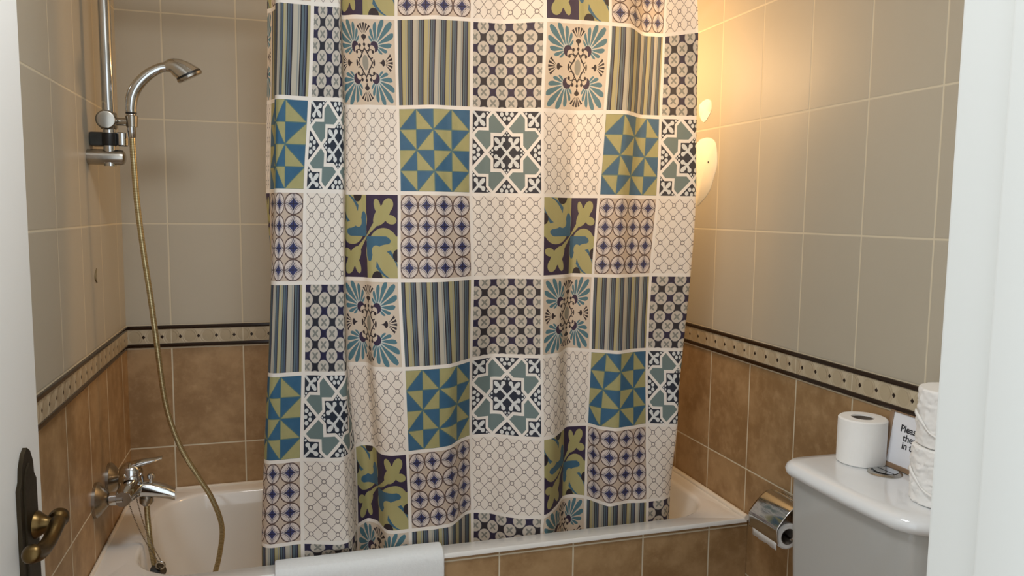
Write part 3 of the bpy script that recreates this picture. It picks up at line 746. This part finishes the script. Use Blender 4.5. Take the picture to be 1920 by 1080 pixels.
bm = B(); add_lathe(bm, [(0.033, -0.004), (0.0335, 0.001), (0.031, 0.0035), (0.026, 0.0045)], (1.614, -1.198, 0.8765), (0, 0, 1), 40)
fb = link('flush_ring', bm, M['satin_chrome'], tl)
for nm, sgn in (('flush_button', 1), ('flush_button', -1)):
    bm = B(); pts = []
    for k in range(17):
        a = -PI / 2 + PI * k / 16
        pts.append((1.614 + 0.0015 * sgn + sgn * 0.0245 * math.cos(a) * (1 if sgn > 0 else 0.75), -1.198 + 0.0245 * math.sin(a), 0.879))
    prism(bm, pts, (0, 0, 0.003)); link(nm, bm, M['chrome'], tl)
def oval(cx, rx, ry, z, n=40): return [(cx + rx * math.cos(2 * PI * k / n), CY + ry * math.sin(2 * PI * k / n), z) for k in range(n)]
bm = B()
loft(bm, [oval(1.36, 0.22, 0.11, 0.0), oval(1.36, 0.21, 0.105, 0.12), oval(1.34, 0.22, 0.12, 0.22), oval(1.28, 0.27, 0.165, 0.34), oval(1.26, 0.285, 0.18, 0.395), oval(1.26, 0.28, 0.175, 0.40), oval(1.24, 0.20, 0.13, 0.40), oval(1.24, 0.17, 0.11, 0.30), oval(1.26, 0.06, 0.05, 0.22)], True, True)
add_box(bm, 1.42, W - 0.004, CY - 0.15, CY + 0.15, 0.30, 0.41, 0.02)
link('bowl', bm, M['porcelain'], tl, 50)
bm = B(); loft(bm, [oval(1.25, 0.275, 0.178, 0.402), oval(1.25, 0.28, 0.182, 0.410), oval(1.25, 0.275, 0.178, 0.425), oval(1.25, 0.20, 0.12, 0.430)], True, True); link('seat_lid', bm, M['porcelain'], tl, 50)

# ------------------------------------------------------------------ toilet rolls
def roll_mesh(bm, org, axis, R, Hh, core=0.0215, crinkle=0.0, seed=0, n=96, m=36):
    ax = Vector(axis).normalized(); t = Vector((1, 0, 0)) if abs(ax.x) < 0.9 else Vector((0, 0, 1))
    e1 = (t - ax * t.dot(ax)).normalized(); e2 = ax.cross(e1); o = Vector(org)
    prof = [(core, 0.0), (R - 0.004, 0.0), (R, 0.003)] + [(R, 0.003 + (Hh - 0.006) * k / m) for k in range(1, m + 1)] + [(R - 0.003, Hh), (core + 0.001, Hh), (core, Hh - 0.004), (core, 0.0)]
    rings = []
    for r, h in prof:
        ring = []
        for k in range(n):
            a = 2 * PI * k / n; rr = r
            if r > R - 0.005:
                p = Vector((math.cos(a) * 3, math.sin(a) * 3, h * 48 + seed))
                f = noise.noise(p * 0.9) * 0.5 + abs(noise.noise(p * 1.7 + Vector((4, 2, 1)))) - 0.2 + 0.35 * noise.noise(p * 4.0)
                rr += crinkle * f
                rr += 0.0007 if (a < 0.35) else 0
            ring.append(bm.verts.new(o + ax * h + (e1 * math.cos(a) + e2 * math.sin(a)) * rr))
        rings.append(ring)
    for a, b_ in zip(rings, rings[1:]):
        for k in range(n): bm.faces.new((a[k], a[(k + 1) % n], b_[(k + 1) % n], b_[k]))
def roll(org, R, Hh, label, crinkle, seed, group):
    t = thing('toilet_roll', label, 'toilet roll', org, group)
    bm = B(); roll_mesh(bm, org, (0, 0, 1), R, Hh, 0.0225, crinkle, seed); link('paper', bm, M['paper'], t, 35)
    bm = B(); add_lathe(bm, [(0.0218, 0.001), (0.0224, 0.001), (0.0224, Hh - 0.003), (0.0205, Hh - 0.003), (0.0205, 0.001), (0.0218, 0.001)], org, (0, 0, 1), 32); link('cardboard_core', bm, M['card'], t)
    if crinkle > 0.001:
        # torn outer sheet: a loose strip that winds down round the roll
        bm = B(); P, Q = [], []
        for k in range(26):
            s = k / 25.0; a = math.radians(150 + 75 * s); zz = org[2] + Hh * (0.62 - 0.52 * s) + 0.003 * math.sin(9 * s + seed)
            w = 0.010 + 0.004 * math.sin(7 * s + seed)
            c = Vector((org[0], org[1], 0)); d = Vector((math.cos(a), math.sin(a), 0))
            P.append(bm.verts.new(c + d * (R + 0.0035 + 0.001 * math.sin(15 * s)) + Vector((0, 0, zz)))); Q.append(bm.verts.new(c + d * (R + 0.0055 + 0.0015 * math.sin(11 * s + seed)) + Vector((0, 0, zz - w * 0.5))))
        for k in range(25): bm.faces.new((P[k], P[k + 1], Q[k + 1], Q[k]))
        o = link('loose_sheet', bm, M['paper'], t, 60)
        md = o.modifiers.new('thick', 'SOLIDIFY'); md.thickness = 0.0012
    return t
G = 'spare toilet rolls on the cistern lid'
roll((1.617, -1.125, 0.8765), 0.0490, 0.098, 'plain white toilet roll standing alone by the flush button', 0.0004, 1, G)
roll((1.600, -1.360, 0.8765), 0.0580, 0.106, 'crinkled white toilet roll, lower of the two stacked beside the notice', 0.0050, 7, G)
roll((1.604, -1.362, 0.9835), 0.0575, 0.106, 'crinkled white toilet roll, on top of the stack beside the notice', 0.0042, 19, G)

# ------------------------------------------------------------------ framed notice leaning on the wall behind the rolls
nt_ = thing('notice_frame', 'small brown framed notice leaning on the wall behind the toilet rolls', 'sign', (1.66, -1.23, 0.877))
NX0, NX1, NZ0, NZ1 = 1.651, 1.6685, 0.8775, 0.995      # bottom stands out from the wall, top leans on it
NY0, NY1 = -1.150, -1.315
sv = Vector((NX1 - NX0, 0, NZ1 - NZ0)); SL = sv.length; sv.normalize(); nn = Vector((-sv.z, 0, sv.x))
def npnt(a, h, off=0.0): return Vector((NX0, NY0 - a, NZ0)) + sv * h + nn * off
NWd = NY0 - NY1; fw = 0.010
NM = Matrix(((0, sv.x, nn.x, NX0), (-1, 0, 0, NY0), (0, sv.z, nn.z, NZ0), (0, 0, 0, 1)))
bm = B()
add_box(bm, 0, NWd, 0, fw, -0.004, 0.004, 0.001, 1, NM); add_box(bm, 0, NWd, SL - 0.003, SL, -0.004, 0.004, 0.001, 1, NM)
add_box(bm, 0, fw, fw, SL - 0.003, -0.004, 0.004, 0.001, 1, NM); add_box(bm, NWd - fw, NWd, fw, SL - 0.003, -0.004, 0.004, 0.001, 1, NM)
link('frame', bm, M['wood'], nt_)
bm = B(); add_box(bm, fw, NWd - fw, fw, SL - 0.003, -0.003, 0.0012, 0, 1, NM); link('paper_sheet', bm, M['notice'], nt_)
for txt, x, h in (('Please', 0.0330, 0.0870), ('ther', 0.0430, 0.0690), ('in t', 0.0430, 0.0530)):
    fcv = bpy.data.curves.new('t', 'FONT'); fcv.body = txt; fcv.size = 0.0200; fcv.offset = 0.00035; fcv.extrude = 0.0002
    to = bpy.data.objects.new('t', fcv); COL.objects.link(to)
    dg = bpy.context.evaluated_depsgraph_get(); me = bpy.data.meshes.new_from_object(to.evaluated_get(dg))
    bpy.data.objects.remove(to)
    bm = B(); bm.from_mesh(me); bpy.data.meshes.remove(me)
    for v in bm.verts: v.co = NM @ Vector((v.co.x + x, v.co.y + h - 0.0065, 0.0016 + v.co.z))
    link('lettering', bm, M['print'], nt_, 0)

# ------------------------------------------------------------------ toilet paper holder on the right wall
hx, hz, hy0, hy1 = 1.620, 0.612, -0.780, -0.900
th_ = thing('toilet_paper_holder', 'chrome toilet paper holder with curved cover on the right wall beside the cistern', 'toilet paper holder', (W, -0.84, 0.64))
bm = B(); add_box(bm, W - 0.012, W - 0.0005, hy1 + 0.02, hy0 - 0.02, 0.640, 0.690, 0.004); link('wall_plate', bm, M['chrome'], th_)
cp = catmull([(1.662, 0, 0.680), (1.650, 0, 0.689), (1.634, 0, 0.688), (1.618, 0, 0.678), (1.602, 0, 0.662), (1.588, 0, 0.645), (1.5835, 0, 0.639), (1.582, 0, 0.631), (1.584, 0, 0.612), (1.586, 0, 0.598)], 5)
bm = B(); n1 = len(cp); A = []
for yy_ in (hy0, hy0 - 0.004, hy1 + 0.004, hy1): A.append([bm.verts.new((p.x, yy_, p.z)) for p in cp])
for a, b_ in zip(A, A[1:]):
    for k in range(n1 - 1): bm.faces.new((a[k], a[k + 1], b_[k + 1], b_[k]))
cv = link('cover_flap', bm, M['chrome'], th_, 50); md = cv.modifiers.new('thick', 'SOLIDIFY'); md.thickness = 0.0014
bm = B(); add_tube(bm, [(1.660, hy0 - 0.004, 0.684), (1.660, -0.84, 0.684), (1.660, hy1 + 0.004, 0.684)], 0.0045, 12)
add_tube(bm, catmull([(1.660, hy1 - 0.003, 0.676), (1.650, hy1 - 0.008, 0.660), (1.632, hy1 - 0.010, 0.636), (hx, hy1 - 0.008, hz), (hx, hy1 + 0.02, hz), (hx, -0.84, hz), (hx, hy0, hz)], 6), 0.0032, 10)
link('wire_arm', bm, M['chrome'], th_)
rt = thing('toilet_roll', 'part used toilet roll hanging in the chrome holder under its cover', 'toilet roll', (hx, -0.84, hz))
bm = B(); roll_mesh(bm, (hx, hy1 + 0.006, hz), (0, 1, 0), 0.0330, 0.100, 0.0205, 0.0004, 3); link('paper', bm, M['paper'], rt, 35)
bm = B(); add_lathe(bm, [(0.0200, 0.0), (0.0204, 0.0), (0.0204, 0.100), (0.0190, 0.100), (0.0190, 0.0), (0.0200, 0.0)], (hx, hy1 + 0.006, hz), (0, 1, 0), 32); link('cardboard_core', bm, M['card'], rt)
bm = B(); P = []
for k in range(11):
    yv = hy1 + 0.006 + 0.100 * k / 10
    zl = 0.581 + 0.005 * noise.noise(Vector((yv * 60, 0, 0)))
    P.append([bm.verts.new((1.5862, yv, 0.620)), bm.verts.new((1.5865, yv, 0.60)), bm.verts.new((1.5875 + 0.002 * noise.noise(Vector((yv * 40, 3, 0))), yv, zl))])
for a, b_ in zip(P, P[1:]):
    for k in range(2): bm.faces.new((a[k], a[k + 1], b_[k + 1], b_[k]))
o = link('paper_tail', bm, M['paper'], rt, 60); md = o.modifiers.new('thick', 'SOLIDIFY'); md.thickness = 0.0008
